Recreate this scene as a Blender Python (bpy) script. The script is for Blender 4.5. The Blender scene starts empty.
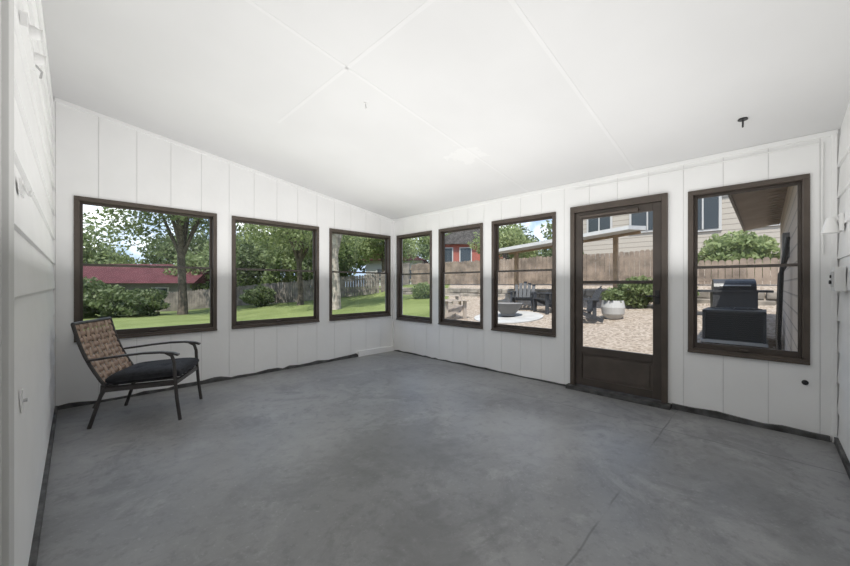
import bpy, bmesh, math, random
import numpy as np
from mathutils import Vector, Matrix
random.seed(7); RNG=np.random.default_rng(7)
scene=bpy.context.scene
scene.view_settings.view_transform='Standard'
scene.view_settings.look='None'

# ------------------------------------------------------------------ materials
def nodes(name):
    m=bpy.data.materials.new(name); m.use_nodes=True
    nt=m.node_tree; b=nt.nodes['Principled BSDF']
    return m,nt,b
def mat(name,col,rough=.6,var=.0,scale=8,bump=0,metal=0,col2=None,detail=4,bscale=None,spec=None):
    m,nt,b=nodes(name)
    b.inputs['Roughness'].default_value=rough; b.inputs['Metallic'].default_value=metal
    if spec is not None: b.inputs['Specular IOR Level'].default_value=spec
    b.inputs['Base Color'].default_value=(*col,1)
    tc=nt.nodes.new('ShaderNodeTexCoord')
    if var or col2:
        n=nt.nodes.new('ShaderNodeTexNoise'); n.inputs['Scale'].default_value=scale; n.inputs['Detail'].default_value=detail
        nt.links.new(tc.outputs['Object'],n.inputs['Vector'])
        r=nt.nodes.new('ShaderNodeValToRGB')
        c2=col2 if col2 else tuple(min(1,c*(1+var)) for c in col)
        c1=col if col2 else tuple(c*(1-var) for c in col)
        r.color_ramp.elements[0].position=.35; r.color_ramp.elements[1].position=.65
        r.color_ramp.elements[0].color=(*c1,1); r.color_ramp.elements[1].color=(*c2,1)
        nt.links.new(n.outputs['Fac'],r.inputs['Fac']); nt.links.new(r.outputs['Color'],b.inputs['Base Color'])
    if bump:
        n2=nt.nodes.new('ShaderNodeTexNoise'); n2.inputs['Scale'].default_value=bscale or scale*3; n2.inputs['Detail'].default_value=5
        nt.links.new(tc.outputs['Object'],n2.inputs['Vector'])
        bp=nt.nodes.new('ShaderNodeBump'); bp.inputs['Strength'].default_value=bump; bp.inputs['Distance'].default_value=.01
        nt.links.new(n2.outputs['Fac'],bp.inputs['Height']); nt.links.new(bp.outputs['Normal'],b.inputs['Normal'])
    return m
K=.62   # outdoor albedo level
def O(*c): return tuple(v*K for v in c)
M_white=mat('white_painted_boards',(.87,.87,.865),.5,.015,3,.12,bscale=20)
M_side=mat('white_lap_siding',(.83,.83,.825),.5,.02,3,.1)
M_groove=mat('groove_shadow_paint',(.66,.66,.65),.6)
M_bronze=mat('bronze_frame_paint',(.078,.061,.049),.4,.15,5)
M_bronze2=mat('bronze_sash_paint',(.058,.046,.038),.4,.15,5)
M_brown=mat('brown_kick_panel',(.075,.060,.050),.5,.15,6)
M_dgrey=mat('dark_grey_base_paint',(.030,.029,.028),.7,0,9,.5,col2=(.11,.11,.11),detail=8)
M_black=mat('black_metal',(.02,.02,.022),.4)
M_chairm=mat('chair_frame_charcoal',(.045,.04,.038),.38,.1,10)
M_cush=mat('black_cushion_fabric',(.022,.023,.027),.85,.3,30,.3,bscale=300)
M_weave=mat('tan_woven_strap',(.44,.32,.24),.6,.15,20,.3,bscale=150)
M_weave2=mat('brown_woven_strap',(.34,.235,.175),.6,.15,20,.3,bscale=150)
M_plastic=mat('white_plastic',(.82,.82,.81),.35)
M_fence=mat('weathered_cedar',O(.40,.31,.24),.85,.35,2.5,.3)
M_fence_g=mat('grey_weathered_pickets',O(.30,.265,.23),.9,.35,2.5,.3)
M_wood=mat('cedar_post',O(.55,.38,.24),.7,.2,6)
M_bark=mat('tree_bark',O(.16,.13,.10),.95,.4,6,.8,bscale=12)
M_trunkpale=mat('pale_bark',O(.60,.52,.44),.95,.35,5,.8,bscale=12)
M_stone=mat('retaining_stone',O(.42,.37,.31),.9,.35,3,.6)
M_red=mat('red_painted_siding',O(.46,.13,.09),.7,.1,2)
M_roofm=mat('maroon_roof',O(.13,.05,.056),.9,.15,1.5,spec=.1)
M_roofg=mat('grey_shingles',O(.16,.15,.145),.9,.3,4,spec=.1)
M_gwall=mat('grey_wall',O(.30,.29,.28),.8,.1,2)
M_trimw=mat('exterior_white_trim',O(.75,.74,.72),.5)
M_dwin=mat('dark_window_glass',O(.06,.075,.085),.15)
M_canvas=mat('canopy_fabric',O(.86,.85,.83),.8,.04,3)
M_adw=mat('adirondack_pale_wood',O(.62,.53,.45),.6,.1,6)
M_add=mat('adirondack_dark',O(.07,.075,.085),.55,.1,6)
M_pot=mat('white_ceramic',O(.80,.80,.79),.35)
M_ac=mat('ac_casing',O(.08,.083,.088),.5)
M_soffit=mat('brown_soffit',O(.42,.34,.27),.7,.1,4)
M_pad=mat('light_concrete_pad',O(.60,.59,.57),.85,.12,3)
M_door=mat('interior_door_paint',(.62,.62,.61),.5)
M_chrome=mat('brushed_metal',(.5,.5,.5),.3,metal=1)

def leafmat(name,c1,c2,sc=1.2):
    c1=O(*c1);c2=O(*c2)
    m,nt,b=nodes(name)
    tc=nt.nodes.new('ShaderNodeTexCoord'); n=nt.nodes.new('ShaderNodeTexNoise'); n.inputs['Scale'].default_value=sc; n.inputs['Detail'].default_value=8
    n.inputs['Roughness'].default_value=.75
    nt.links.new(tc.outputs['Object'],n.inputs['Vector'])
    r=nt.nodes.new('ShaderNodeValToRGB'); r.color_ramp.elements[0].position=.38; r.color_ramp.elements[1].position=.62
    r.color_ramp.elements[0].color=(*c1,1); r.color_ramp.elements[1].color=(*c2,1)
    nt.links.new(n.outputs['Fac'],r.inputs['Fac']); nt.links.new(r.outputs['Color'],b.inputs['Base Color'])
    b.inputs['Roughness'].default_value=.6
    t=nt.nodes.new('ShaderNodeBsdfTranslucent'); nt.links.new(r.outputs['Color'],t.inputs['Color'])
    mx=nt.nodes.new('ShaderNodeMixShader'); mx.inputs[0].default_value=.42
    o=nt.nodes['Material Output']
    nt.links.new(b.outputs[0],mx.inputs[1]); nt.links.new(t.outputs[0],mx.inputs[2]); nt.links.new(mx.outputs[0],o.inputs['Surface'])
    return m
M_leaf=leafmat('leaves_mid_green',(.17,.24,.085),(.43,.52,.22))
M_leafd=leafmat('leaves_deep_green',(.10,.15,.06),(.30,.38,.16))
M_leafl=leafmat('leaves_light_green',(.27,.36,.13),(.60,.69,.33))

m,nt,b=nodes('window_glass'); M_glass=m
nt.nodes.remove(b)
t=nt.nodes.new('ShaderNodeBsdfTransparent'); g=nt.nodes.new('ShaderNodeBsdfGlossy'); g.inputs['Roughness'].default_value=.02
t.inputs['Color'].default_value=(.97,.98,.97,1)
mx=nt.nodes.new('ShaderNodeMixShader'); mx.inputs[0].default_value=.025
nt.links.new(t.outputs[0],mx.inputs[1]); nt.links.new(g.outputs[0],mx.inputs[2]); nt.links.new(mx.outputs[0],nt.nodes['Material Output'].inputs['Surface'])

def math_node(nt,op,a,bv=None,c=None):
    n=nt.nodes.new('ShaderNodeMath'); n.operation=op
    for i,v in enumerate((a,bv,c)):
        if v is None: continue
        if isinstance(v,(int,float)): n.inputs[i].default_value=v
        else: nt.links.new(v,n.inputs[i])
    return n.outputs[0]
def mixc(nt,fac,c1,c2):
    n=nt.nodes.new('ShaderNodeMix'); n.data_type='RGBA'
    if isinstance(fac,(int,float)): n.inputs[0].default_value=fac
    else: nt.links.new(fac,n.inputs[0])
    for i,c in ((6,c1),(7,c2)):
        if isinstance(c,tuple): n.inputs[i].default_value=(*c,1)
        else: nt.links.new(c,n.inputs[i])
    return n.outputs[2]
def ramp(nt,v,a,b2):
    n=nt.nodes.new('ShaderNodeMapRange'); n.interpolation_type='SMOOTHSTEP'
    n.inputs['From Min'].default_value=a; n.inputs['From Max'].default_value=b2
    nt.links.new(v,n.inputs['Value']); return n.outputs[0]
def noise(nt,vec,scale,detail=4,rough=.5,dist=0):
    n=nt.nodes.new('ShaderNodeTexNoise'); n.inputs['Scale'].default_value=scale; n.inputs['Detail'].default_value=detail
    n.inputs['Roughness'].default_value=rough; n.inputs['Distortion'].default_value=dist
    nt.links.new(vec,n.inputs['Vector']); return n.outputs['Fac']

# floor paint
m,nt,b=nodes('grey_painted_concrete'); M_floor=m
tc=nt.nodes.new('ShaderNodeTexCoord'); v=tc.outputs['Object']
sx=nt.nodes.new('ShaderNodeSeparateXYZ'); nt.links.new(v,sx.inputs[0]); X,Y=sx.outputs[0],sx.outputs[1]
n1=noise(nt,v,.9,6,.65,.3); n2=noise(nt,v,2.4,9,.72,.8); n3=noise(nt,v,11,6,.7); n4=noise(nt,v,1.5,9,.74,1.2); n5=noise(nt,v,40,4,.7)
c=mixc(nt,ramp(nt,n1,.38,.62),(.215,.216,.218),(.285,.285,.285))
c=mixc(nt,math_node(nt,'MULTIPLY',ramp(nt,n2,.51,.66),.45),c,(.38,.38,.38))
c=mixc(nt,math_node(nt,'MULTIPLY',ramp(nt,n4,.50,.63),.55),c,(.150,.150,.152))
c=mixc(nt,math_node(nt,'MULTIPLY',ramp(nt,n3,.50,.66),.45),c,(.14,.14,.142))
c=mixc(nt,math_node(nt,'MULTIPLY',ramp(nt,n5,.58,.68),.35),c,(.40,.40,.40))
def stain(px_,py_,r0,r1,amt,col):
    global c
    vd=nt.nodes.new('ShaderNodeVectorMath'); vd.operation='DISTANCE'; nt.links.new(v,vd.inputs[0]); vd.inputs[1].default_value=(px_,py_,0)
    st=math_node(nt,'ADD',vd.outputs['Value'],math_node(nt,'MULTIPLY',math_node(nt,'SUBTRACT',noise(nt,v,3.5,8,.75,.6),.5),1.5))
    st=math_node(nt,'MULTIPLY',math_node(nt,'SUBTRACT',1,ramp(nt,st,r0,r1)),amt)
    c=mixc(nt,st,c,col)
stain(1.75,1.95,.25,.70,.55,(.125,.125,.125)); stain(1.15,1.10,.12,.45,.5,(.13,.13,.13)); stain(2.6,1.3,.2,.7,.4,(.37,.37,.37)); stain(.9,2.6,.2,.8,.3,(.36,.36,.36)); stain(3.2,2.9,.2,.8,.3,(.36,.36,.36)); stain(2.9,.2,.1,.5,.4,(.14,.14,.14))
wob=math_node(nt,'MULTIPLY',math_node(nt,'SUBTRACT',noise(nt,v,3.5,5),.5),.04)
j1=math_node(nt,'ABSOLUTE',math_node(nt,'SUBTRACT',math_node(nt,'ADD',X,math_node(nt,'MULTIPLY',wob,.5)),3.48))
j1=math_node(nt,'SUBTRACT',1,ramp(nt,j1,.002,.010))
j2=math_node(nt,'ABSOLUTE',math_node(nt,'SUBTRACT',math_node(nt,'ADD',Y,wob),.615))
j2=math_node(nt,'SUBTRACT',1,ramp(nt,j2,.001,.009))
j=math_node(nt,'MULTIPLY',math_node(nt,'MAXIMUM',j1,j2),math_node(nt,'MULTIPLY',ramp(nt,noise(nt,v,4,3),.34,.52),.6))
c=mixc(nt,j,c,(.10,.10,.10))
nt.links.new(c,b.inputs['Base Color'])
rr=math_node(nt,'ADD',math_node(nt,'MULTIPLY',n2,.25),.28); nt.links.new(rr,b.inputs['Roughness'])
bp=nt.nodes.new('ShaderNodeBump'); bp.inputs['Strength'].default_value=.25; bp.inputs['Distance'].default_value=.006
h=math_node(nt,'SUBTRACT',noise(nt,v,9,7,.65),j); nt.links.new(h,bp.inputs['Height']); nt.links.new(bp.outputs[0],b.inputs['Normal'])

# ceiling
def ceilmat(name,lo,hi):
    m,nt,b=nodes(name)
    tc=nt.nodes.new('ShaderNodeTexCoord'); v=tc.outputs['Object']
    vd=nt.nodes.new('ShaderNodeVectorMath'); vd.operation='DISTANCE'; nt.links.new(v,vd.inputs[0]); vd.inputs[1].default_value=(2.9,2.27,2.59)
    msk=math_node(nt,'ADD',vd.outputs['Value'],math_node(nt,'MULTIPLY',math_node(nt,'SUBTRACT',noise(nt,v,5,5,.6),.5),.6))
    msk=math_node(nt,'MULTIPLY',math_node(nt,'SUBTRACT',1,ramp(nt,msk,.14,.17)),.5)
    base=mixc(nt,ramp(nt,noise(nt,v,1.2,4),.3,.7),(lo,lo,lo),(hi,hi,hi))
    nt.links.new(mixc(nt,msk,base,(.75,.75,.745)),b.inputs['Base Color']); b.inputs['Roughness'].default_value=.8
    return m
M_ceil=ceilmat('white_ceiling_paint',.65,.68); M_ceilt=ceilmat('ceiling_seam_tape',.68,.71)

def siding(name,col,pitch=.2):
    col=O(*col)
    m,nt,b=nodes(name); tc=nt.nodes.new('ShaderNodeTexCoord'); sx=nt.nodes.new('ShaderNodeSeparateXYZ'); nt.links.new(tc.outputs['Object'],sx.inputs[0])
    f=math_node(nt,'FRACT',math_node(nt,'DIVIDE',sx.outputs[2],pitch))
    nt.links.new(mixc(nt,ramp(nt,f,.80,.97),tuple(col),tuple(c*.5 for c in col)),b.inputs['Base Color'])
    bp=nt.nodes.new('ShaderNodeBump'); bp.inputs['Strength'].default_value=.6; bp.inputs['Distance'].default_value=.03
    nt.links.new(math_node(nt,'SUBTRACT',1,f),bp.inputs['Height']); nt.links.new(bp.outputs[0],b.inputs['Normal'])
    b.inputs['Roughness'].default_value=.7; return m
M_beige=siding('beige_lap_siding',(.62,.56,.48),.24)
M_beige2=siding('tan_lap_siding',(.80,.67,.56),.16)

# ground
m,nt,b=nodes('lawn_and_gravel'); M_ground=m
tc=nt.nodes.new('ShaderNodeTexCoord'); v=tc.outputs['Object']
sx=nt.nodes.new('ShaderNodeSeparateXYZ'); nt.links.new(v,sx.inputs[0]); X,Y=sx.outputs[0],sx.outputs[1]
gr=mixc(nt,ramp(nt,noise(nt,v,.6,6,.7),.35,.65),O(.15,.19,.06),O(.33,.38,.15))
gr=mixc(nt,ramp(nt,noise(nt,v,25,4,.8),.35,.65),gr,O(.24,.30,.11))
vo=nt.nodes.new('ShaderNodeTexVoronoi'); vo.inputs['Scale'].default_value=22; nt.links.new(v,vo.inputs['Vector'])
sc=nt.nodes.new('ShaderNodeSeparateColor'); nt.links.new(vo.outputs['Color'],sc.inputs[0])
gv=mixc(nt,sc.outputs[0],O(.34,.27,.21),O(.66,.57,.48))
edge=math_node(nt,'SUBTRACT',math_node(nt,'SUBTRACT',Y,math_node(nt,'MULTIPLY',X,.80)),.7)
edge=math_node(nt,'ADD',edge,math_node(nt,'MULTIPLY',noise(nt,v,1.5,4),.6))
nt.links.new(mixc(nt,ramp(nt,edge,.25,.45),gv,gr),b.inputs['Base Color']); b.inputs['Roughness'].default_value=.95
b.inputs['Specular IOR Level'].default_value=.1
bp=nt.nodes.new('ShaderNodeBump'); bp.inputs['Strength'].default_value=.6; bp.inputs['Distance'].default_value=.03
nt.links.new(noise(nt,v,30,4,.8),bp.inputs['Height']); nt.links.new(bp.outputs[0],b.inputs['Normal'])

# ------------------------------------------------------------------ mesh builder
class MB:
    def __init__(s): s.v=[]; s.f=[]; s.m=[]; s.mats=[]
    def mi(s,mat):
        if mat not in s.mats: s.mats.append(mat)
        return s.mats.index(mat)
    def hexa(s,p,mat):
        i=len(s.v); s.v+= [tuple(q) for q in p]; k=s.mi(mat)
        for f in ((0,3,2,1),(4,5,6,7),(0,1,5,4),(1,2,6,5),(2,3,7,6),(3,0,4,7)):
            s.f.append(tuple(i+a for a in f)); s.m.append(k)
    def box(s,lo,hi,mat,M=None):
        x0,y0,z0=lo; x1,y1,z1=hi
        p=[(x0,y0,z0),(x1,y0,z0),(x1,y1,z0),(x0,y1,z0),(x0,y0,z1),(x1,y0,z1),(x1,y1,z1),(x0,y1,z1)]
        if M is not None: p=[tuple(M@Vector(q)) for q in p]
        s.hexa(p,mat)
    def beam(s,a,b,w,h,mat,up=(0,0,1)):
        a=Vector(a);b=Vector(b);d=(b-a).normalized();u=Vector(up)
        if abs(d.dot(u))>.98: u=Vector((1,0,0))
        r=d.cross(u).normalized();u=r.cross(d).normalized()
        p=[]
        for c in (a,b):
            for sr,su in ((-1,-1),(1,-1),(1,1),(-1,1)): p.append(c+r*sr*w/2+u*su*h/2)
        s.hexa(p,mat)
    def tube(s,pts,r,mat,n=10,rads=None):
        pts=[Vector(p) for p in pts]; k=s.mi(mat); base=len(s.v)
        t0=(pts[1]-pts[0]).normalized(); ref=Vector((0,0,1)) if abs(t0.z)<.9 else Vector((1,0,0))
        u=t0.cross(ref).normalized()
        for i,p in enumerate(pts):
            t=(pts[min(i+1,len(pts)-1)]-pts[max(i-1,0)]).normalized()
            u=(u-t*u.dot(t)).normalized(); w=t.cross(u)
            rr=rads[i] if rads else r
            for j in range(n):
                a=2*math.pi*j/n; s.v.append(tuple(p+(u*math.cos(a)+w*math.sin(a))*rr))
        for i in range(len(pts)-1):
            for j in range(n):
                a=base+i*n+j;b=base+i*n+(j+1)%n; s.f.append((a,b,b+n,a+n)); s.m.append(k)
        s.f.append(tuple(base+j for j in reversed(range(n)))); s.m.append(k)
        e=base+(len(pts)-1)*n; s.f.append(tuple(e+j for j in range(n))); s.m.append(k)
    def lathe(s,c,prof,mat,n=24,axis=None):
        k=s.mi(mat); base=len(s.v); c=Vector(c)
        R=Vector((0,0,1)).rotation_difference(Vector(axis)).to_matrix() if axis else Matrix.Identity(3)
        for r,z in prof:
            for j in range(n):
                a=2*math.pi*j/n; s.v.append(tuple(c+R@Vector((r*math.cos(a),r*math.sin(a),z))))
        for i in range(len(prof)-1):
            for j in range(n):
                a=base+i*n+j;b=base+i*n+(j+1)%n; s.f.append((a,b,b+n,a+n)); s.m.append(k)
        s.f.append(tuple(base+j for j in reversed(range(n)))); s.m.append(k)
        e=base+(len(prof)-1)*n; s.f.append(tuple(e+j for j in range(n))); s.m.append(k)
    def leaves(s,c,rad,n,size,mat,shell=.55):
        k=s.mi(mat); d=RNG.normal(size=(n,3)); d/=np.linalg.norm(d,axis=1)[:,None]
        ph=RNG.uniform(0,6,6)
        lump=1+.18*np.sin(3*d[:,0]*2+ph[0])*np.cos(4*d[:,1]+ph[1])+.14*np.sin(7*d[:,2]+ph[2]+5*d[:,0])
        rr=(shell+(1-shell)*RNG.random(n)**.6)*lump
        p=np.array(c)+d*rr[:,None]*np.array(rad)
        a=RNG.normal(size=(n,3)); a/=np.linalg.norm(a,axis=1)[:,None]
        b=np.cross(a,RNG.normal(size=(n,3))); b/=np.linalg.norm(b,axis=1)[:,None]
        sz=size*RNG.uniform(.6,1.3,n)[:,None]
        base=len(s.v)
        q=np.stack([p-a*sz,p-b*sz*.55,p+a*sz,p+b*sz*.55],axis=1).reshape(-1,3)
        s.v+=q.tolist()
        s.f+=[(base+4*i,base+4*i+1,base+4*i+2,base+4*i+3) for i in range(n)]; s.m+=[k]*n
    def build(s,name,parent=None,smooth=False,bevel=0,loc=None,rot=None):
        me=bpy.data.meshes.new(name); me.from_pydata(s.v,[],s.f)
        for mm in s.mats: me.materials.append(mm)
        me.polygons.foreach_set('material_index',s.m)
        if smooth: me.polygons.foreach_set('use_smooth',[True]*len(s.f))
        me.update()
        o=bpy.data.objects.new(name,me); scene.collection.objects.link(o)
        if smooth:
            try: me.set_sharp_from_angle(angle=math.radians(40))
            except Exception: pass
        if bevel:
            bm=o.modifiers.new('bevel','BEVEL'); bm.width=bevel; bm.segments=2; bm.limit_method='ANGLE'
        if parent: o.parent=parent
        if loc: o.location=loc
        if rot: o.rotation_euler=rot
        return o
def empty(name,loc=(0,0,0),rot=(0,0,0)):
    o=bpy.data.objects.new(name,None); scene.collection.objects.link(o); o.location=loc; o.rotation_euler=rot; o.empty_display_size=.2; return o

# ------------------------------------------------------------------ room shell
XB,YA,XC,YD=4.131,4.9125,-.14,-.39
def zc(x): return 2.41+.145*(XB-x)
TH=.12
def wall(name,P,s0,s1,ztop,openings,grooves,z0=0.0):
    mb=MB()
    br=sorted(set([s0,s1]+[g for g in grooves if s0<g<s1]+[o[0] for o in openings]+[o[1] for o in openings]))
    G=.002
    for a,b in zip(br[:-1],br[1:]):
        if b-a<1e-5: continue
        segs=[(z0,None)]
        mid=(a+b)/2
        for o in openings:
            if o[0]<mid<o[1]:
                segs=[]
                if o[2]>z0+.001: segs.append((z0,o[2]))
                segs.append((o[3],None))
        ga=a+(G if a in grooves else 0); gb=b-(G if b in grooves else 0)
        for zl,zh in segs:
            for (u,w,t0,t1,mt) in ((ga,gb,0,.005,M_white),(a,b,.005,TH,M_groove)):
                hu=ztop(u) if zh is None else zh; hw=ztop(w) if zh is None else zh
                mb.hexa([P(u,t0,zl),P(w,t0,zl),P(w,t1,zl),P(u,t1,zl),P(u,t0,hu),P(w,t0,hw),P(w,t1,hw),P(u,t1,hu)],mt)
    return mb.build(name)
PA=lambda s,t,z:(s,YA+t,z)
PB=lambda s,t,z:(XB+t,s,z)
ZT=2.105; ZA=.642; ZB=.575
winA=[(-.01,1.25),(1.42,2.64),(2.82,4.06)]
winB=[(3.92,4.80),(2.907,3.764),(1.831,2.754)]
winB4=(-.247,.536); door=(.695,1.649)
F=.02
opA=[(a+F,b-F,ZA+F,ZT-F) for a,b in winA]
opB=[(a+F,b-F,ZB+F,ZT-F) for a,b in winB]+[(winB4[0]+F,winB4[1]-F,ZB+F,ZT-F),(door[0]+F,door[1]-F,0,ZT)]
wall('wall_back',PA,XC-TH,XB+TH,zc,opA,[.17+.305*i for i in range(-1,14)])
wall('wall_right',PB,YD-TH,YA,lambda s:zc(XB),opB,[-.30+.29*i for i in range(0,19)])

mb=MB()
mb.box((XC-TH,YD-TH,0),(XC-.012,YA,zc(XC)),M_side)
z=0.0
dz=.235
while z<zc(XC)-.01:
    z1=min(z+dz,zc(XC))
    for (y0,y1) in ((YD,.46),(1.60,YA)):
        if z>=2.15 and y0==YD: y0,y1=YD,1.60
        mb.hexa([(XC-.014,y0,z+.004),(XC+.004,y0,z+.004),(XC+.004,y1,z+.004),(XC-.014,y1,z+.004),(XC-.014,y0,z1),(XC-.010,y0,z1),(XC-.010,y1,z1),(XC-.014,y1,z1)],M_side)
    z+=dz
mb.build('wall_left')
mb=MB()
mb.hexa([(XC-TH,YD-TH,0),(XB+TH,YD-TH,0),(XB+TH,YD-.012,0),(XC-TH,YD-.012,0),(XC-TH,YD-TH,zc(XC-TH)),(XB+TH,YD-TH,zc(XB+TH)),(XB+TH,YD-.012,zc(XB+TH)),(XC-TH,YD-.012,zc(XC-TH))],M_side)
z=0.0
while z<3.0:
    z1=z+dz; xe=min(XB,XB-(z1-2.41)/.145)
    if xe>XC+.05:
        mb.hexa([(XC,YD-.012,z+.004),(xe,YD-.012,z+.004),(xe,YD+.004,z+.004),(XC,YD+.004,z+.004),(XC,YD-.012,z1),(xe,YD-.012,z1),(xe,YD-.009,z1),(XC,YD-.009,z1)],M_side)
    z+=dz
mb.build('wall_near')

mb=MB(); mb.box((XC-TH,YD-TH,-.15),(XB+TH,YA+TH,0),M_floor); mb.build('floor')
mb=MB()
x0,x1=XC-TH-.1,XB+TH+.30
mb.hexa([(x0,YD-TH-.1,zc(x0)),(x1,YD-TH-.1,zc(x1)),(x1,YA+TH+.3,zc(x1)),(x0,YA+TH+.3,zc(x0))]+[(x0,YD-TH-.1,zc(x0)+.12),(x1,YD-TH-.1,zc(x1)+.12),(x1,YA+TH+.3,zc(x1)+.12),(x0,YA+TH+.3,zc(x0)+.12)],M_ceil)
mb.build('ceiling')
mb=MB()
def cstrip(a,b,w):
    (xa,ya),(xb,yb)=a,b
    if abs(xa-xb)<1e-6: lo=(xa-w/2,min(ya,yb));hi=(xa+w/2,max(ya,yb))
    else: lo=(min(xa,xb),ya-w/2);hi=(max(xa,xb),ya+w/2)
    t=.0012
    mb.hexa([(lo[0],lo[1],zc(lo[0])-t),(hi[0],lo[1],zc(hi[0])-t),(hi[0],hi[1],zc(hi[0])-t),(lo[0],hi[1],zc(lo[0])-t),(lo[0],lo[1],zc(lo[0])),(hi[0],lo[1],zc(hi[0])),(hi[0],hi[1],zc(hi[0])),(lo[0],hi[1],zc(lo[0]))],M_ceilt)
for y in (.99,2.19): cstrip((XC,y),(XB,y),.028)
cstrip((1.40,YD),(1.40,3.41),.028)
mb.build('trim_1')
mb=MB()
mb.hexa([(XC,YA-.018,zc(XC)-.035),(XB,YA-.018,zc(XB)-.035),(XB,YA,zc(XB)-.035),(XC,YA,zc(XC)-.035),(XC,YA-.018,zc(XC)),(XB,YA-.018,zc(XB)),(XB,YA,zc(XB)),(XC,YA,zc(XC))],M_white)
mb.build('trim_2')
mb=MB(); mb.box((XB-.018,YD,2.372),(XB,YA-.02,2.41),M_white); mb.build('trim_3')
mb=MB(); mb.box((XB-.02,YD+.004,0),(XB,YD+.03,2.40),M_white); mb.build('trim_4')
mb=MB(); mb.box((XB-.03,YA-.03,0),(XB,YA,2.40),M_white); mb.build('trim_5')
def rough_base(mb,ax,s0,s1,fix,d0,hmin,hmax):
    s=s0; hp=random.uniform(hmin,hmax)
    while s<s1-.001:
        e_=min(s1,s+random.uniform(.06,.25)); h_=random.uniform(hmin,hmax); d=d0
        if ax=='x': mb.hexa([(s,fix-d,0),(e_,fix-d,0),(e_,fix,0),(s,fix,0),(s,fix-d,hp),(e_,fix-d,h_),(e_,fix,h_),(s,fix,hp)],M_dgrey)
        else: mb.hexa([(fix-d,s,0),(fix,s,0),(fix,e_,0),(fix-d,e_,0),(fix-d,s,hp),(fix,s,hp),(fix,e_,h_),(fix-d,e_,h_)],M_dgrey)
        s=e_; hp=h_
mb=MB(); rough_base(mb,'x',XC+.005,3.35,YA,.022,.018,.060); mb.box((3.35,YA-.04,0),(XB-.03,YA,.09),M_white); mb.build('baseboard_back')
mb=MB(); rough_base(mb,'y',1.69,YA-.05,XB,.010,.006,.028); rough_base(mb,'y',YD+.04,.66,XB,.03,.035,.060); mb.build('baseboard_right')
mb=MB(); mb.box((XC,1.60,0),(XC+.022,YA-.03,.045),M_dgrey); mb.build('baseboard_left',bevel=.003)
mb=MB(); mb.box((XC+.03,YD,0),(XB-.04,YD+.022,.05),M_dgrey); mb.build('baseboard_near',bevel=.003)

# ------------------------------------------------------------------ windows
cnt=[0]
def window(P,a,b,z0,z1,rail):
    cnt[0]+=1
    e=empty('window_%d'%cnt[0])
    def bx(mb,u,w,t0,t1,zl,zh,mt):
        p=[P(u,t0,zl),P(w,t0,zl),P(w,t1,zl),P(u,t1,zl),P(u,t0,zh),P(w,t0,zh),P(w,t1,zh),P(u,t1,zh)]; mb.hexa(p,mt)
    W=.042
    mb=MB()
    bx(mb,a,b,-.016,.09,z1-W,z1,M_bronze); bx(mb,a,b,-.016,.09,z0,z0+W,M_bronze)
    bx(mb,a,a+W,-.016,.09,z0+W,z1-W,M_bronze); bx(mb,b-W,b,-.016,.09,z0+W,z1-W,M_bronze)
    bx(mb,a+.0,b-.0,-.03,-.016,z0+.0,z0+.02,M_bronze)
    mb.build('frame',e,bevel=.003)
    def sash(t,zl,zh,bot,name):
        mb=MB(); w=.024; u,v2=a+W,b-W
        bx(mb,u,u+w,t,t+.022,zl,zh,M_bronze2); bx(mb,v2-w,v2,t,t+.022,zl,zh,M_bronze2)
        bx(mb,u+w,v2-w,t,t+.022,zh-.024,zh,M_bronze2); bx(mb,u+w,v2-w,t,t+.022,zl,zl+bot,M_bronze2)
        mb.build(name,e,bevel=.002)
        g=MB(); q=t+.011
        g.v=[P(u+w,q,zl+bot),P(v2-w,q,zl+bot),P(v2-w,q,zh-.024),P(u+w,q,zh-.024)]; g.f=[(0,1,2,3)]; g.m=[0]; g.mats=[M_glass]
        g.build(name+'_glass',e)
    sash(.052,rail-.012,z1-W,.024,'upper_sash'); sash(.022,z0+W,rail+.012,.05,'lower_sash')
    mb=MB(); mid=(a+b)/2
    bx(mb,mid-.03,mid+.03,-.004,.022,z0+W+.012,z0+W+.026,M_bronze)
    bx(mb,mid-.025,mid+.025,.0,.022,rail-.008,rail+.010,M_bronze)
    mb.build('sash_lock',e,bevel=.002)
for a,b in winA: window(PA,a,b,ZA,ZT,1.42)
for a,b in winB: window(PB,a,b,ZB,ZT,1.40)
window(PB,*winB4,ZB,ZT,1.38)

# storm door
e=empty('door_1'); a,b=door
mb=MB(); W=.05; z0=.045
mb.box((XB-.03,a,z0),(XB+.09,a+W,ZT),M_bronze); mb.box((XB-.03,b-W,z0),(XB+.09,b,ZT),M_bronze); mb.box((XB-.03,a,ZT),(XB+.09,b,ZT+.02),M_bronze); mb.box((XB-.03,a+W,ZT-.05),(XB+.09,b-W,ZT),M_bronze)
mb.build('frame',e,bevel=.003)
mb=MB(); u,w=a+W+.003,b-W-.003; t0,t1=XB-.005,XB+.03; S=.075
mb.box((t0,u,z0+.01),(t1,u+S,ZT-.055),M_bronze2); mb.box((t0,w-S,z0+.01),(t1,w,ZT-.055),M_bronze2)
mb.box((t0,u+S,ZT-.055-.08),(t1,w-S,ZT-.055),M_bronze2)
mb.box((t0,u+S,.42),(t1,w-S,.50),M_bronze2); mb.box((t0,u+S,z0+.01),(t1,w-S,z0+.09),M_bronze2)
mb.box((t0,u+S,1.225),(t1,w-S,1.26),M_bronze2)
mb.box((t0+.012,u+S,z0+.09),(t1-.008,w-S,.42),M_brown)
mb.box((t0+.006,u+S+.03,z0+.12),(t0+.012,w-S-.03,.39),M_brown)
mb.build('leaf',e,bevel=.004)
for zl,zh,nm in ((.50,1.225,'lower_glass'),(1.26,ZT-.135,'upper_glass')):
    g=MB(); q=XB+.012; g.v=[(q,u+S,zl),(q,w-S,zl),(q,w-S,zh),(q,u+S,zh)]; g.f=[(0,1,2,3)]; g.m=[0]; g.mats=[M_glass]; g.build(nm,e)
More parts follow.
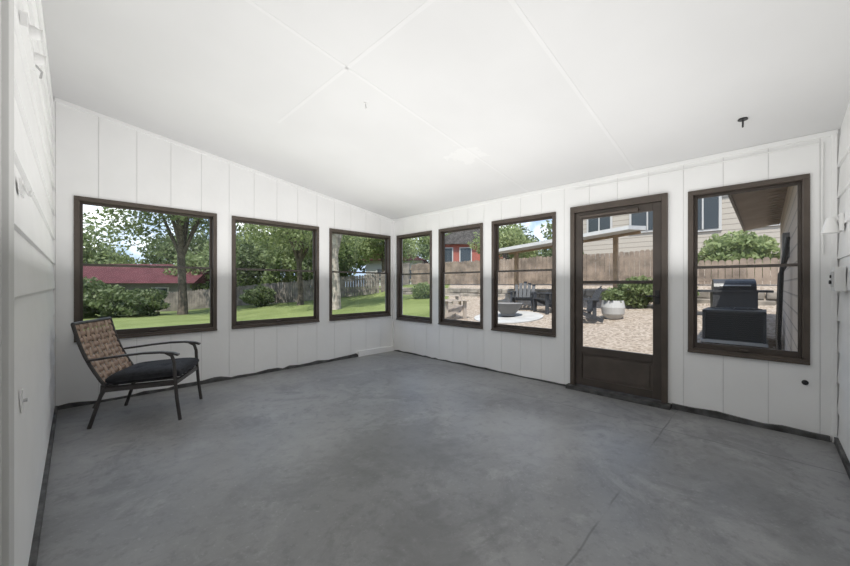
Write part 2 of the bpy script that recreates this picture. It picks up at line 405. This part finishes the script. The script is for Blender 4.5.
mb=MB(); yh=u+.035
mb.box((XB-.02,yh-.018,1.02),(XB-.005,yh+.018,1.16),M_black); mb.tube([(XB-.02,yh,1.10),(XB-.05,yh,1.10),(XB-.055,yh+.02,1.10),(XB-.055,yh+.09,1.10)],.008,M_black)
mb.tube([(XB-.045,b-.12,ZT-.11),(XB-.045,a+.35,ZT-.11)],.014,M_bronze); mb.box((XB-.05,a+.25,ZT-.125),(XB-.005,a+.36,ZT-.095),M_bronze)
mb.build('handle_and_closer',e,smooth=True)
mb=MB(); mb.box((XB-.09,a-.03,0),(XB+.10,b+.03,.045),M_dgrey); mb.build('threshold',e,bevel=.004)

e=empty('door_2')
mb=MB(); mb.box((XC-.012,1.49,0),(XC+.012,1.60,2.15),M_door); mb.box((XC-.012,.46,0),(XC+.012,.57,2.15),M_door); mb.box((XC-.012,.57,2.04),(XC+.012,1.49,2.15),M_door); mb.build('casing',e,bevel=.002)
mb=MB(); mb.box((XC-.012,.57,.01),(XC-.002,1.49,2.04),M_door)
for zl,zh in ((.2,.85),(1.0,1.9)):
    for y0 in (.66,1.07): mb.box((XC-.002,y0,zl),(XC+.003,y0+.33,zh),M_door)
mb.build('leaf',e)

# ------------------------------------------------------------------ lounge chair
ch=empty('woven_back_armchair',(.516,4.175,0),(0,0,math.radians(-28)))
mb=MB()
for sy in (-1,1):
    y=.295*sy
    mb.tube([(-.335,y,0),(-.29,y,.15),(-.245,y,.30),(-.24,y,.36)],.015,M_chairm,8)
    mb.tube([(.325,y,0),(.30,y,.20),(.285,y,.40),(.28,y,.52),(.262,y,.58),(.22,y,.607)],.015,M_chairm,8)
    arm=[(-.345,y,.575),(-.25,y,.585),(-.10,y,.603),(.05,y,.615),(.18,y,.615),(.27,y,.603),(.315,y,.585)]
    for p,q in zip(arm[:-1],arm[1:]): mb.beam(p,q,.045,.016,M_chairm)
    mb.beam((-.25,y,.315),(.29,y,.335),.022,.035,M_chairm)
    mb.beam((-.30,y,.17),(-.22,y,.33),.02,.02,M_chairm)
mb.beam((.285,-.295,.335),(.285,.295,.335),.035,.022,M_chairm,up=(1,0,0))
mb.beam((-.245,-.295,.315),(-.245,.295,.315),.035,.022,M_chairm,up=(1,0,0))
for i in range(6):
    y=-.22+.088*i; mb.beam((-.24,y,.322),(.28,y,.342),.03,.008,M_chairm)
mb.build('metal_frame',ch,smooth=True)
B0=Vector((-.225,0,.33)); B1=Vector((-.455,0,.885)); bd=(B1-B0)
def bp_(u,v,off=0):
    n=Vector((bd.z,0,-bd.x)).normalized()
    p=B0+bd*v+n*(off-.03*math.sin(math.pi*v)*1.0)
    return Vector((p.x,u,p.z))
mb=MB()
for sy in (-1,1): mb.tube([bp_(.275*sy,t/8) for t in range(9)],.014,M_chairm,8)
mb.tube([bp_(-.275,1),bp_(.275,1)],.014,M_chairm,8); mb.tube([bp_(-.275,.04),bp_(.275,.04)],.014,M_chairm,8)
mb.build('back_frame',ch,smooth=True)
mb=MB()
NV,NH=9,10
def strap(fn,n,hw,mat_):
    k=mb.mi(mat_); base=len(mb.v)
    for i in range(n+1):
        p=fn(i/n)
        for s_ in (-1,1):
            mb.v.append(tuple(p[0]+p[1]*s_*hw))
    for i in range(n):
        a_=base+2*i; mb.f.append((a_,a_+1,a_+3,a_+2)); mb.m.append(k)
for i in range(NV):
    u=-.275+.55*(i+.5)/NV
    def fn(t,u=u,i=i):
        off=.006*math.cos(math.pi*(t*NH+ i -.5))
        return bp_(u,.04+.95*t,off),Vector((0,1,0))
    strap(fn,NH*6,.55/NV*.37,M_weave)
for j in range(NH):
    vv=.04+.95*(j+.5)/NH
    def fn(t,vv=vv,j=j):
        off=-.006*math.cos(math.pi*(t*NV + j -.5))
        return bp_(-.272+.544*t,vv,off),bd.normalized()
    strap(fn,NV*6,.58/NH*.37,M_weave2)
o=mb.build('woven_back',ch,smooth=True); sm=o.modifiers.new('thick','SOLIDIFY'); sm.thickness=.003
me=bpy.data.meshes.new('seat_cushion')
vs=[];fs=[];N=28
def cz(a_,b_): return max(0,1-abs(a_)**6)**.4*max(0,1-abs(b_)**6)**.4
for side in (1,-1):
    for i in range(N+1):
        for j in range(N+1):
            a_=-1+2*i/N;b_=-1+2*j/N
            a2=math.sin(a_*math.pi/2)*.5+a_*.5; b2=math.sin(b_*math.pi/2)*.5+b_*.5
            h_=.042*cz(a2,b2)
            if side==1:
                for (tx,ty) in ((-.4,-.4),(.4,-.4),(-.4,.4),(.4,.4)):
                    dd=((a2-tx)**2+(b2-ty)**2); h_-=.022*math.exp(-dd/.012)
                h_+=.012*(1-a2*a2)*(1-b2*b2)
            vs.append((a2*.275,b2*.272,side*(h_+.012)))
n1_=(N+1)*(N+1)
for s_ in (0,1):
    for i in range(N):
        for j in range(N):
            q=[s_*n1_+i*(N+1)+j,s_*n1_+(i+1)*(N+1)+j,s_*n1_+(i+1)*(N+1)+j+1,s_*n1_+i*(N+1)+j+1]
            fs.append(tuple(q if s_==0 else q[::-1]))
rim=[i*(N+1) for i in range(N+1)]+[N*(N+1)+j for j in range(1,N+1)]+[i*(N+1)+N for i in range(N-1,-1,-1)]+[j for j in range(N-1,0,-1)]
for p_,q_ in zip(rim,rim[1:]+rim[:1]): fs.append((p_,p_+n1_,q_+n1_,q_))
me.from_pydata(vs,[],fs); me.materials.append(M_cush); me.polygons.foreach_set('use_smooth',[True]*len(fs))
o=bpy.data.objects.new('seat_cushion',me); scene.collection.objects.link(o); o.parent=ch; o.location=(.04,0,.402); o.rotation_euler=(0,math.radians(-3),0)
mb=MB()
for zz in (.018,-.018):
    lp=[]
    for t in range(41):
        an=2*math.pi*t/40; cx,cy=math.cos(an),math.sin(an); k_=(abs(cx)**8+abs(cy)**8)**(-1/8)
        lp.append((cx*k_*.277,cy*k_*.274,zz))
    mb.tube(lp,.005,M_cush,6)
for tx in (-.105,.105):
    for ty in (-.105,.105): mb.lathe((tx,ty,.036),[(.001,.006),(.012,.004),(.012,0)][::-1],M_cush,10)
mb.build('cushion_piping',ch,smooth=True,loc=(.04,0,.402),rot=(0,math.radians(-3),0))

# ------------------------------------------------------------------ wall fittings
mb=MB(); y,z=2.0,2.15
mb.box((XC+.003,y-.14,z-.02),(XC+.022,y+.22,z+.03),M_plastic)
for yy in (y-.07,y+.14):
    mb.lathe((XC+.02,yy,z),[(.022,0),(.024,.012),(.018,.03),(.022,.036)],M_plastic,16,axis=(1,0,0))
mb.tube([(XC+.02,y+.2,z),(XC+.04,y+.21,z-.02),(XC+.035,y+.21,z-.05)],.004,M_chrome,6)
mb.build('wall_socket_strip',smooth=True)
mb=MB(); y,z=1.88,1.555
mb.box((XC+.003,y-.03,z-.02),(XC+.010,y+.05,z+.035),M_plastic)
for yy in (y-.015,y+.035): mb.tube([(XC+.010,yy,z+.02),(XC+.022,yy,z-.01),(XC+.028,yy,z-.015),(XC+.032,yy,z+.0)],.004,M_plastic,8)
mb.build('coat_hook',smooth=True)
mb=MB(); mb.box((XC+.003,1.90,.76),(XC+.008,1.925,.84),M_plastic); mb.tube([(XC+.008,1.912,.80),(XC+.018,1.912,.80)],.006,M_chrome,8); mb.build('door_stop_bracket')
mb=MB(); cx=3.84
mb.box((cx-.05,YD+.004,1.60),(cx+.05,YD+.025,1.72),M_plastic)
mb.tube([(cx,YD+.025,1.68),(cx,YD+.045,1.70),(cx,YD+.055,1.69)],.012,M_plastic,10)
mb.lathe((cx,YD+.06,1.70),[(.02,0),(.028,-.02),(.050,-.11),(.046,-.11)],M_plastic,24)
mb.build('wall_lamp',smooth=True)
mb=MB(); mb.box((3.70,YD+.004,1.17),(3.90,YD+.055,1.34),M_plastic); mb.box((3.74,YD+.055,1.20),(3.86,YD+.061,1.31),M_door)
mb.lathe((3.80,YD+.061,1.235),[(.014,0),(.014,.012)],M_black,12,axis=(0,1,0)); mb.lathe((3.80,YD+.061,1.275),[(.012,0),(.012,.008)],M_black,12,axis=(0,1,0))
mb.build('outlet_box',bevel=.003)
mb=MB()
mb.tube([(XB-.025,YD+.10,2.33),(XB-.012,-.05,2.335),(XB-.012,.60,2.325),(XB-.012,1.6,2.33)],.005,M_plastic,8)
mb.tube([(XB-.012,-.315,2.33),(XB-.012,-.31,1.8),(XB-.012,-.315,1.45)],.005,M_plastic,8)
mb.build('wall_cable',smooth=True)
mb=MB(); mb.lathe((XB-.001,-.22,.43),[(.020,0),(.020,.008),(.012,.012)],M_black,16,axis=(-1,0,0)); mb.build('pipe_cap')
mb=MB(); hx,hy=3.60,.13; hz=zc(hx)
mb.lathe((hx,hy,hz-.008),[(.03,0),(.03,.01)],M_black,16); mb.tube([(hx,hy,hz),(hx,hy,hz-.03),(hx+.012,hy,hz-.045),(hx,hy,hz-.06),(hx-.014,hy,hz-.05)],.006,M_black,8)
mb.build('ceiling_hook',smooth=True)
mb=MB(); hx,hy=1.73,2.42; hz=zc(hx); mb.lathe((hx,hy,hz-.006),[(.012,0),(.012,.008)],M_plastic,12); mb.tube([(hx,hy,hz-.004),(hx,hy,hz-.025),(hx+.01,hy,hz-.035),(hx,hy,hz-.045)],.003,M_chrome,8); mb.build('ceiling_hook.001',smooth=True)

# ------------------------------------------------------------------ terrain
def sst(a,b,x): t=min(1,max(0,(x-a)/(b-a))); return t*t*(3-2*t)
def gz(x,y):
    return -.12+.1*min(max(0,x-4.5),16)-.03*min(max(0,y-14),30)+.45*sst(12.15,12.45,x)*(1-sst(14,17,y))
xs=np.concatenate([np.arange(-25,4.2,1.5),np.arange(4.26,14,.3),np.arange(14,60,2)]); ys=np.concatenate([np.arange(-20,-1,1.5),np.arange(-1,5,.4),np.arange(5.04,18,.5),np.arange(18,70,2)])
mb=MB(); k=mb.mi(M_ground)
for x in xs:
    for y in ys:
        zz=gz(x,y)
        if x<4.3 and y<5.05: zz=-.3
        mb.v.append((x,y,zz))
ny=len(ys)
for i in range(len(xs)-1):
    for j_ in range(ny-1):
        a_=i*ny+j_; mb.f.append((a_,a_+ny,a_+ny+1,a_+1)); mb.m.append(k)
mb.build('ground',smooth=True)
def fence(name,pts,h,mt,pw=.14,gap=.012,post=True):
    mb=MB()
    for (p,q) in zip(pts[:-1],pts[1:]):
        L=math.dist(p,q); n=int(L/(pw+gap)); dx,dy=(q[0]-p[0])/L,(q[1]-p[1])/L
        ang=math.atan2(dy,dx)
        for i in range(n):
            t=(i+.5)*(pw+gap); x,y=p[0]+dx*t,p[1]+dy*t; g_=gz(x,y)+.04
            hh=h+random.uniform(-.03,.03)
            Mx=Matrix.Translation((x,y,g_))@Matrix.Rotation(ang,4,'Z')
            w=pw/2
            mb.box((-w,-.01,0),(w,.01,hh-.05),mt,Mx)
            mb.hexa([tuple(Mx@Vector(c_)) for c_ in ((-w,-.01,hh-.05),(w,-.01,hh-.05),(w,.01,hh-.05),(-w,.01,hh-.05),(-w*.5,-.01,hh),(w*.5,-.01,hh),(w*.5,.01,hh),(-w*.5,.01,hh))],mt)
            if post and i%16==0: mb.box((-.05,-.12,0),(.05,-.02,hh+.02),mt,Mx)
        for zf in (.25,.8):
            mb.beam((p[0]-dy*-.03,p[1],gz(*p)+h*zf),(q[0],q[1],gz(*q)+h*zf),.04,.08,mt)
    return mb.build(name)
fence('cedar_fence',[(13,2.2),(13,14)],1.10,M_fence)
fence('cedar_fence.002',[(13,-6),(13,2.15)],.70,M_fence)
fence('cedar_fence.001',[(13,14.1),(12.8,16.5),(9.1,19.2),(5.8,25.4),(2,28),(-8,31)],1.2,M_fence_g)
mb=MB()
y=-5.0
while y<13.6:
    w=random.uniform(.35,.7)
    for lv in range(2):
        x=12.10+.06*lv; z0_=gz(12.1,y)-.03+lv*.22
        yy=y+(lv*.2)
        p=[]
        for (xx,y2,z2) in ((0,0,0),(.28,0,0),(.28,w-.02,0),(0,w-.02,0),(0,0,.21),(.28,0,.21),(.28,w-.02,.21),(0,w-.02,.21)):
            p.append((x+xx+random.uniform(-.02,.02),yy+y2+random.uniform(-.01,.01),z0_+z2+random.uniform(-.015,.015)))
        mb.hexa(p,M_stone)
    y+=w
mb.build('retaining_wall',bevel=.03)

# ------------------------------------------------------------------ neighbour houses
def win_ext(mb,x,y0,y1,z0,z1):
    mb.box((x-.06,y0-.1,z0-.1),(x,y1+.1,z1+.1),M_trimw); mb.box((x-.08,y0,z0),(x-.05,y1,z1),M_dwin)
    ym=(y0+y1)/2; mb.box((x-.10,ym-.03,z0),(x-.05,ym+.03,z1),M_trimw)
mb=MB()
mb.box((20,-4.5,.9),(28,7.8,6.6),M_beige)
for y0,y1,z0,z1 in ((5.9,7.0,3.9,5.1),(3.5,4.9,3.9,5.1),(1.5,2.6,3.7,5.3),(-.7,.5,3.7,5.3),(5.2,6.6,1.7,2.7)): win_ext(mb,20,y0,y1,z0,z1)
mb.hexa([(19.3,-5,6.5),(28.7,-5,6.5),(28.7,8.4,6.5),(19.3,8.4,6.5),(24,-5,8.6),(24.1,-5,8.6),(24.1,8.4,8.6),(24,8.4,8.6)],M_roofg)
mb.box((19.95,7.7,.9),(20.1,7.9,6.6),M_trimw)
mb.build('beige_neighbour_house')
mb=MB(); Mx=Matrix.Translation((29,22.5,1.0))@Matrix.Rotation(math.radians(38),4,'Z')
mb.box((-3,-3.8,0),(3,3.2,4.2),M_red,Mx)
mb.hexa([tuple(Mx@Vector(c_)) for c_ in ((-3.4,-4.1,4.1),(3.4,-4.1,4.1),(3.4,3.5,4.1),(-3.4,3.5,4.1),(-3.4,-.3,6.0),(3.4,-.3,6.0),(3.4,-.2,6.0),(-3.4,-.2,6.0))],M_roofg)
mb.hexa([tuple(Mx@Vector(c_)) for c_ in ((-3.05,-3.8,4.1),(-2.5,-3.8,4.1),(-2.5,3.2,4.1),(-3.05,3.2,4.1),(-3.45,-.3,5.95),(-2.5,-.3,5.95),(-2.5,-.2,5.95),(-3.45,-.2,5.95))],M_red)
for y0 in (-2.6,-.4,1.4):
    mb.box((-3.08,y0-.1,2.3),(-3,y0+1.1,3.8),M_trimw,Mx); mb.box((-3.12,y0,2.4),(-3.05,y0+1,3.7),M_dwin,Mx)
mb.box((-4.8,-3.8,1.7),(-3,3.2,1.95),M_trimw,Mx)
mb.build('red_neighbour_house')
mb=MB(); Mx=Matrix.Translation((22.5,26,.3))@Matrix.Rotation(math.radians(40),4,'Z')
mb.box((-2.5,-2.6,0),(2.5,2.6,3.2),M_trimw,Mx)
mb.hexa([tuple(Mx@Vector(c_)) for c_ in ((-3,-3,3.1),(3,-3,3.1),(3,3,3.1),(-3,3,3.1),(-3,-.1,4.3),(3,-.1,4.3),(3,.1,4.3),(-3,.1,4.3))],M_roofm)
for y0 in (-1.8,.4): mb.box((-2.56,y0,1.2),(-2.5,y0+1.2,2.4),M_trimw,Mx); mb.box((-2.6,y0+.1,1.3),(-2.55,y0+1.1,2.3),M_dwin,Mx)
mb.build('white_neighbour_garage')
mb=MB(); Mx=Matrix.Translation((4.0,37,-1.0))@Matrix.Rotation(math.radians(-42),4,'Z')
mb.box((-5.2,-2.2,-.5),(5.2,2.2,2.4),M_gwall,Mx)
mb.hexa([tuple(Mx@Vector(c_)) for c_ in ((-5.8,-3,2.3),(5.8,-3,2.3),(5.8,3,2.3),(-5.8,3,2.3),(-5.8,-.1,3.9),(5.8,-.1,3.9),(5.8,.1,3.9),(-5.8,.1,3.9))],M_roofm)
for x0_ in (-4,-1.2,2.2): mb.box((x0_,-2.26,.9),(x0_+1.3,-2.2,2.0),M_trimw,Mx); mb.box((x0_+.1,-2.3,1.0),(x0_+1.2,-2.25,1.9),M_dwin,Mx)
mb.build('maroon_roof_house')
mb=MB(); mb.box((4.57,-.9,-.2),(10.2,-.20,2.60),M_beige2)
mb.build('house_wing_siding')
mb=MB(); mb.hexa([(4.60,-.195,2.50),(10.4,-.195,2.50),(10.4,.33,2.40),(4.60,.33,2.40),(4.60,-.195,2.70),(10.4,-.195,2.70),(10.4,.33,2.52),(4.60,.33,2.52)],M_soffit)
for i in range(24): mb.box((4.7+.24*i,-.19,2.46),(4.72+.24*i,.34,2.48),M_soffit)
mb.box((4.60,.33,2.38),(10.4,.36,2.54),M_bronze)
mb.build('house_wing_eave')
mb=MB()
for i,xx in enumerate((5.6,5.75,5.9,6.4)): mb.tube([(xx,-.17,1.75-.1*i),(xx+.02,-.12,1.35),(xx+.06,-.10,.6),(xx+.3,-.12,gz(xx,0)+.05)],.02,M_black,8)
mb.box((6.1,-.2,1.55),(6.35,-.14,1.85),M_gwall)
mb.build('utility_cables',smooth=True)

# ------------------------------------------------------------------ patio items
mb=MB()
mb.hexa([(9.9,2.5,2.62),(11.7,2.5,2.80),(11.7,7.0,2.42),(9.9,7.0,2.25)]+[(9.9,2.5,2.72),(11.7,2.5,2.92),(11.7,7.0,2.54),(9.9,7.0,2.35)],M_canvas)
for (x,y,zt_) in ((11.5,3.25,2.76),(11.5,6.6,2.45),(10.0,6.7,2.29)): mb.box((x-.06,y-.06,gz(x,y)-.02),(x+.06,y+.06,zt_),M_wood)
mb.beam((11.5,2.6,2.75),(11.5,6.9,2.40),.09,.12,M_wood)
mb.build('patio_canopy')
def adirondack(name,x,y,rot,mt):
    mb=MB()
    for i in range(5):
        yy=-.24+.12*i; h_=.62-.05*abs(i-2)
        mb.hexa([(-.20,yy-.05,.26),(-.18,yy-.05,.26),(-.18,yy+.05,.26),(-.20,yy+.05,.26),(-.20-h_*.45,yy*1.15-.05,.26+h_),(-.18-h_*.45,yy*1.15-.05,.26+h_),(-.18-h_*.45,yy*1.15+.05,.26+h_),(-.20-h_*.45,yy*1.15+.05,.26+h_)],mt)
    for i in range(6):
        xx=-.16+.095*i; zz=.27+.022*i; mb.box((xx,-.28,zz),(xx+.08,.28,zz+.02),mt)
    for sy in (-1,1):
        mb.beam((.36,sy*.28,.38),(-.45,sy*.28,.06),.025,.10,mt)
        mb.box((.28,sy*.28-.05 if sy<0 else sy*.28,0),(.38,sy*.28 if sy<0 else sy*.28+.05,.54),mt)
        mb.box((-.34,sy*.34-.07,.54),(.42,sy*.34+.07,.565),mt)
        mb.box((-.30,sy*.30-.02,.10),(-.22,sy*.30+.02,.54),mt)
    mb.box((-.36,-.32,.50),(-.33,.32,.57),mt)
    return mb.build(name,loc=(x,y,gz(x,y)),rot=(0,0,rot))
adirondack('adirondack_chair',7.7,6.6,math.radians(-20),M_adw)
adirondack('adirondack_chair.001',8.7,7.5,math.radians(-60),M_adw)
adirondack('adirondack_chair.002',10.0,5.5,math.radians(200),M_add)
adirondack('adirondack_chair.003',9.8,4.5,math.radians(150),M_add)
adirondack('adirondack_chair.004',8.7,3.25,math.radians(120),M_add)
px,py=8.6,5.2
o=MB(); o.lathe((0,0,0),[(.95,-.05),(.95,.015),(.9,.02)],M_pad,40); o.build('patio_rug',loc=(px,py,gz(px,py)+.01),rot=(0,-math.atan(.1),0))
mb=MB(); mb.lathe((0,0,0),[(.22,0),(.2,.05),(.34,.22),(.40,.34),(.37,.34),(.30,.24),(.05,.2)],M_gwall,28); mb.build('fire_pit',smooth=True,loc=(px,py,gz(px,py)+.055))
px,py=9.4,2.72; g_=gz(px,py)
mb=MB(); mb.lathe((px,py,g_),[(.17,0),(.25,.12),(.27,.28),(.24,.45),(.21,.45),(.2,.38),(.02,.38)],M_pot,28); mb.leaves((px,py,g_+.55),(.24,.24,.18),500,.05,M_leaf); mb.build('potted_shrub',smooth=False)
px,py=8.1,.40; g_=gz(px,py)
mb=MB()
mb.box((px-.42,py-.42,g_-.02),(px+.42,py+.42,g_+.03),M_pad)
mb.box((px-.36,py-.36,g_+.03),(px+.36,py+.36,g_+.50),M_ac)
for i in range(12):
    zz=g_+.07+.034*i; mb.box((px-.385,py-.385,zz),(px+.385,py+.385,zz+.012),M_ac)
for sx_ in (-1,1):
    for sy in (-1,1): mb.box((px+sx_*.38-.02,py+sy*.38-.02,g_+.03),(px+sx_*.38+.02,py+sy*.38+.02,g_+.52),M_ac)
mb.box((px-.40,py-.40,g_+.50),(px+.40,py+.40,g_+.54),M_ac)
for r_ in (.10,.18,.26,.34):
    mb.tube([(px+r_*math.cos(t*math.pi/12),py+r_*math.sin(t*math.pi/12),g_+.56) for t in range(25)],.006,M_black,6)
for t in range(8): mb.tube([(px,py,g_+.565),(px+.35*math.cos(t*math.pi/4),py+.35*math.sin(t*math.pi/4),g_+.555)],.006,M_black,6)
mb.build('air_conditioner_condenser')
px,py=10.6,.55; g_=gz(px,py)
mb=MB(); Mx=Matrix.Translation((px,py,g_))@Matrix.Rotation(math.radians(190),4,'Z')
mb.box((-.25,-.38,.08),(.25,.38,.55),M_ac,Mx); mb.box((-.30,-.62,.55),(.28,.62,.60),M_ac,Mx)
n=10
for i in range(n):
    a0=math.pi*i/n;a1=math.pi*(i+1)/n
    mb.hexa([tuple(Mx@Vector(c_)) for c_ in ((.27*math.cos(a0),-.36,.60),(.27*math.cos(a1),-.36,.60),(.27*math.cos(a1),.36,.60),(.27*math.cos(a0),.36,.60),(.27*math.cos(a0),-.36,.60+.25*math.sin(a0)+.001),(.27*math.cos(a1),-.36,.60+.25*math.sin(a1)+.001),(.27*math.cos(a1),.36,.60+.25*math.sin(a1)+.001),(.27*math.cos(a0),.36,.60+.25*math.sin(a0)+.001))],M_black)
mb.tube([tuple(Mx@Vector((.31,-.26,.70))),tuple(Mx@Vector((.31,.26,.70)))],.014,M_chrome,8)
for sx_ in (-.2,.2):
    for sy in (-.33,.33): mb.lathe(tuple(Mx@Vector((sx_,sy-.02,.05))),[(.05,0),(.05,.04)],M_black,14,axis=(0,1,0))
mb.build('barbecue_grill')
def shrub(name,x,y,r,h,mt,n=1500,size=.06):
    g_=gz(x,y); mb=MB()
    for k_ in range(4): mb.tube([(x,y,g_-.05),(x+random.uniform(-.3,.3)*r,y+random.uniform(-.3,.3)*r,g_+h*.6)],.02,M_bark,6)
    mb.leaves((x,y,g_+h*.52),(r,r,h*.5),n,size,mt); return mb.build(name)
shrub('garden_shrub',11.3,2.65,.50,.85,M_leaf,2500,.055)
shrub('garden_shrub.001',11.3,1.75,.45,.85,M_leaf,2500,.055)
shrub('garden_shrub.002',15.5,.7,1.0,1.4,M_leafl,4500,.09)
shrub('garden_shrub.003',15.3,6.6,1.0,1.6,M_leafd,3000,.09)
shrub('garden_shrub.004',1.9,22.5,1.6,1.3,M_leafd,4500,.10)
shrub('garden_shrub.005',.1,23.5,1.6,1.8,M_leafd,4500,.10)
shrub('garden_shrub.006',7.2,20.2,.8,1.1,M_leafd,2500,.08)
shrub('garden_shrub.007',11.5,11.4,.6,.7,M_leaf,1500,.06)
for i,(x,y,r,h) in enumerate(((7.5,34,2.2,4.2),(10.5,31.5,2.2,4.5),(12.5,28.5,2.2,4.6),(14.5,25.5,2.2,4.5),(-2,33,2.2,2.2))):
    shrub('hedge_bush' if i==0 else 'hedge_bush.%03d'%i,x,y,r,h,(M_leaf,M_leafd)[i%2],5500,.16)

# ------------------------------------------------------------------ trees
tn=[0]
def tree(x,y,hc,rad,mt,n=5000,size=.16,tr=.18,trunk=M_bark,blobs=5):
    mb=MB(); g_=gz(x,y)
    top=(x+random.uniform(-.3,.3),y+random.uniform(-.3,.3),hc)
    mb.tube([(x,y,g_-.2),(x+.03,y,g_+.6),(x-.05,y+.05,(g_+hc)/2),top],tr,trunk,10,rads=[tr*1.35,tr,tr*.85,tr*.5])
    for b_ in range(blobs):
        an=2*math.pi*b_/blobs+random.uniform(-.4,.4); rr=rad*random.uniform(.45,.7)
        c_=(x+rr*math.cos(an),y+rr*math.sin(an),hc+random.uniform(-.35,.45)*rad)
        mb.tube([(x,y,(g_+hc)/2+random.uniform(-.3,.3)),((x+c_[0])/2,(y+c_[1])/2,(hc+c_[2])/2),c_],tr*.4,trunk,6,rads=[tr*.5,tr*.3,tr*.12])
        q=rad*random.uniform(.5,.65)
        mb.leaves(c_,(q,q,q*.75),n//(blobs+1),size,mt,shell=.3)
    mb.leaves((x,y,hc+rad*.25),(rad*.65,rad*.65,rad*.6),n//(blobs+1),size,mt,shell=.3)
    nm='deciduous_tree' if tn[0]==0 else 'deciduous_tree.%03d'%tn[0]
    tn[0]+=1; return mb.build(nm)
tree(3.9,21.5,5.6,3.4,M_leaf,12000,.10,.20,blobs=8)
tree(-5.5,26,4.0,3.2,M_leafd,7000,.15,.2)
tree(8.2,17.2,4.4,2.6,M_leafl,9000,.09,.14,blobs=7)
tree(7.6,12.7,5.0,2.5,M_leafl,8000,.075,.17,M_trunkpale,blobs=7)
tree(11.6,21.5,4.3,2.6,M_leaf,7000,.12,.18)
tree(16,20,4.4,2.2,M_leafl,7000,.11,.18)
tree(17.6,10.8,3.7,1.7,M_leafl,7000,.085,.12)
for (x,y,hc,r,mt) in ((-8,50,4.0,5,M_leafd),(1,54,4.2,5,M_leaf),(10,49,5.0,4.6,M_leafd),(14,41,4.2,4.4,M_leaf),(18,36,5,4.4,M_leafd),(23,37,5,4.0,M_leaf),(30,39,5,4.5,M_leafd),(38,35,6.0,4.5,M_leaf),(44,26,6,4.5,M_leafd),(40,15,6.0,4,M_leaf),(33,10.5,5.0,3.4,M_leafl)):
    tree(x,y,hc,r,mt,7000,.22,.25)

# ------------------------------------------------------------------ lights / world
w=bpy.data.worlds.new('sky'); scene.world=w; w.use_nodes=True; nt=w.node_tree
bg=nt.nodes['Background']; tc=nt.nodes.new('ShaderNodeTexCoord')
sx=nt.nodes.new('ShaderNodeSeparateXYZ'); nt.links.new(tc.outputs['Generated'],sx.inputs[0])
blue=mixc(nt,ramp(nt,sx.outputs[2],0,.6),(.34,.44,.58),(.18,.31,.56))
cl=ramp(nt,noise(nt,tc.outputs['Generated'],4.5,7,.6,.4),.46,.64)
nt.links.new(mixc(nt,cl,blue,(.97,.98,1.0)),bg.inputs['Color']); bg.inputs['Strength'].default_value=2.0
sd=bpy.data.lights.new('sun','SUN'); sd.energy=6.0; sd.angle=.01; sd.color=(1,.96,.9)
so=bpy.data.objects.new('sun',sd); scene.collection.objects.link(so)
so.rotation_euler=Vector((.45,.25,-1)).to_track_quat('-Z','Y').to_euler(); so.location=(0,0,12)
ad=bpy.data.lights.new('bounce_light','AREA'); ad.shape='RECTANGLE'; ad.size=3.85; ad.size_y=4.75; ad.energy=86; ad.color=(1,.985,.965)  # added fill lamp aimed at the ceiling, not a fixture of the room
ao=bpy.data.objects.new('bounce_light',ad); scene.collection.objects.link(ao); ao.location=(2.0,2.26,1.30); ao.rotation_euler=(math.pi,0,0)

# ------------------------------------------------------------------ camera
cd=bpy.data.cameras.new('camera'); cam=bpy.data.objects.new('camera',cd); scene.collection.objects.link(cam)
cd.sensor_width=36; cd.lens=345.69/850*36; cd.shift_y=.0015; cd.clip_start=.02; cd.clip_end=300
cam.location=(0,0,1.22)
cam.rotation_euler=(math.pi/2,0,math.atan2(.7029,.7113)-math.pi/2)
scene.camera=cam
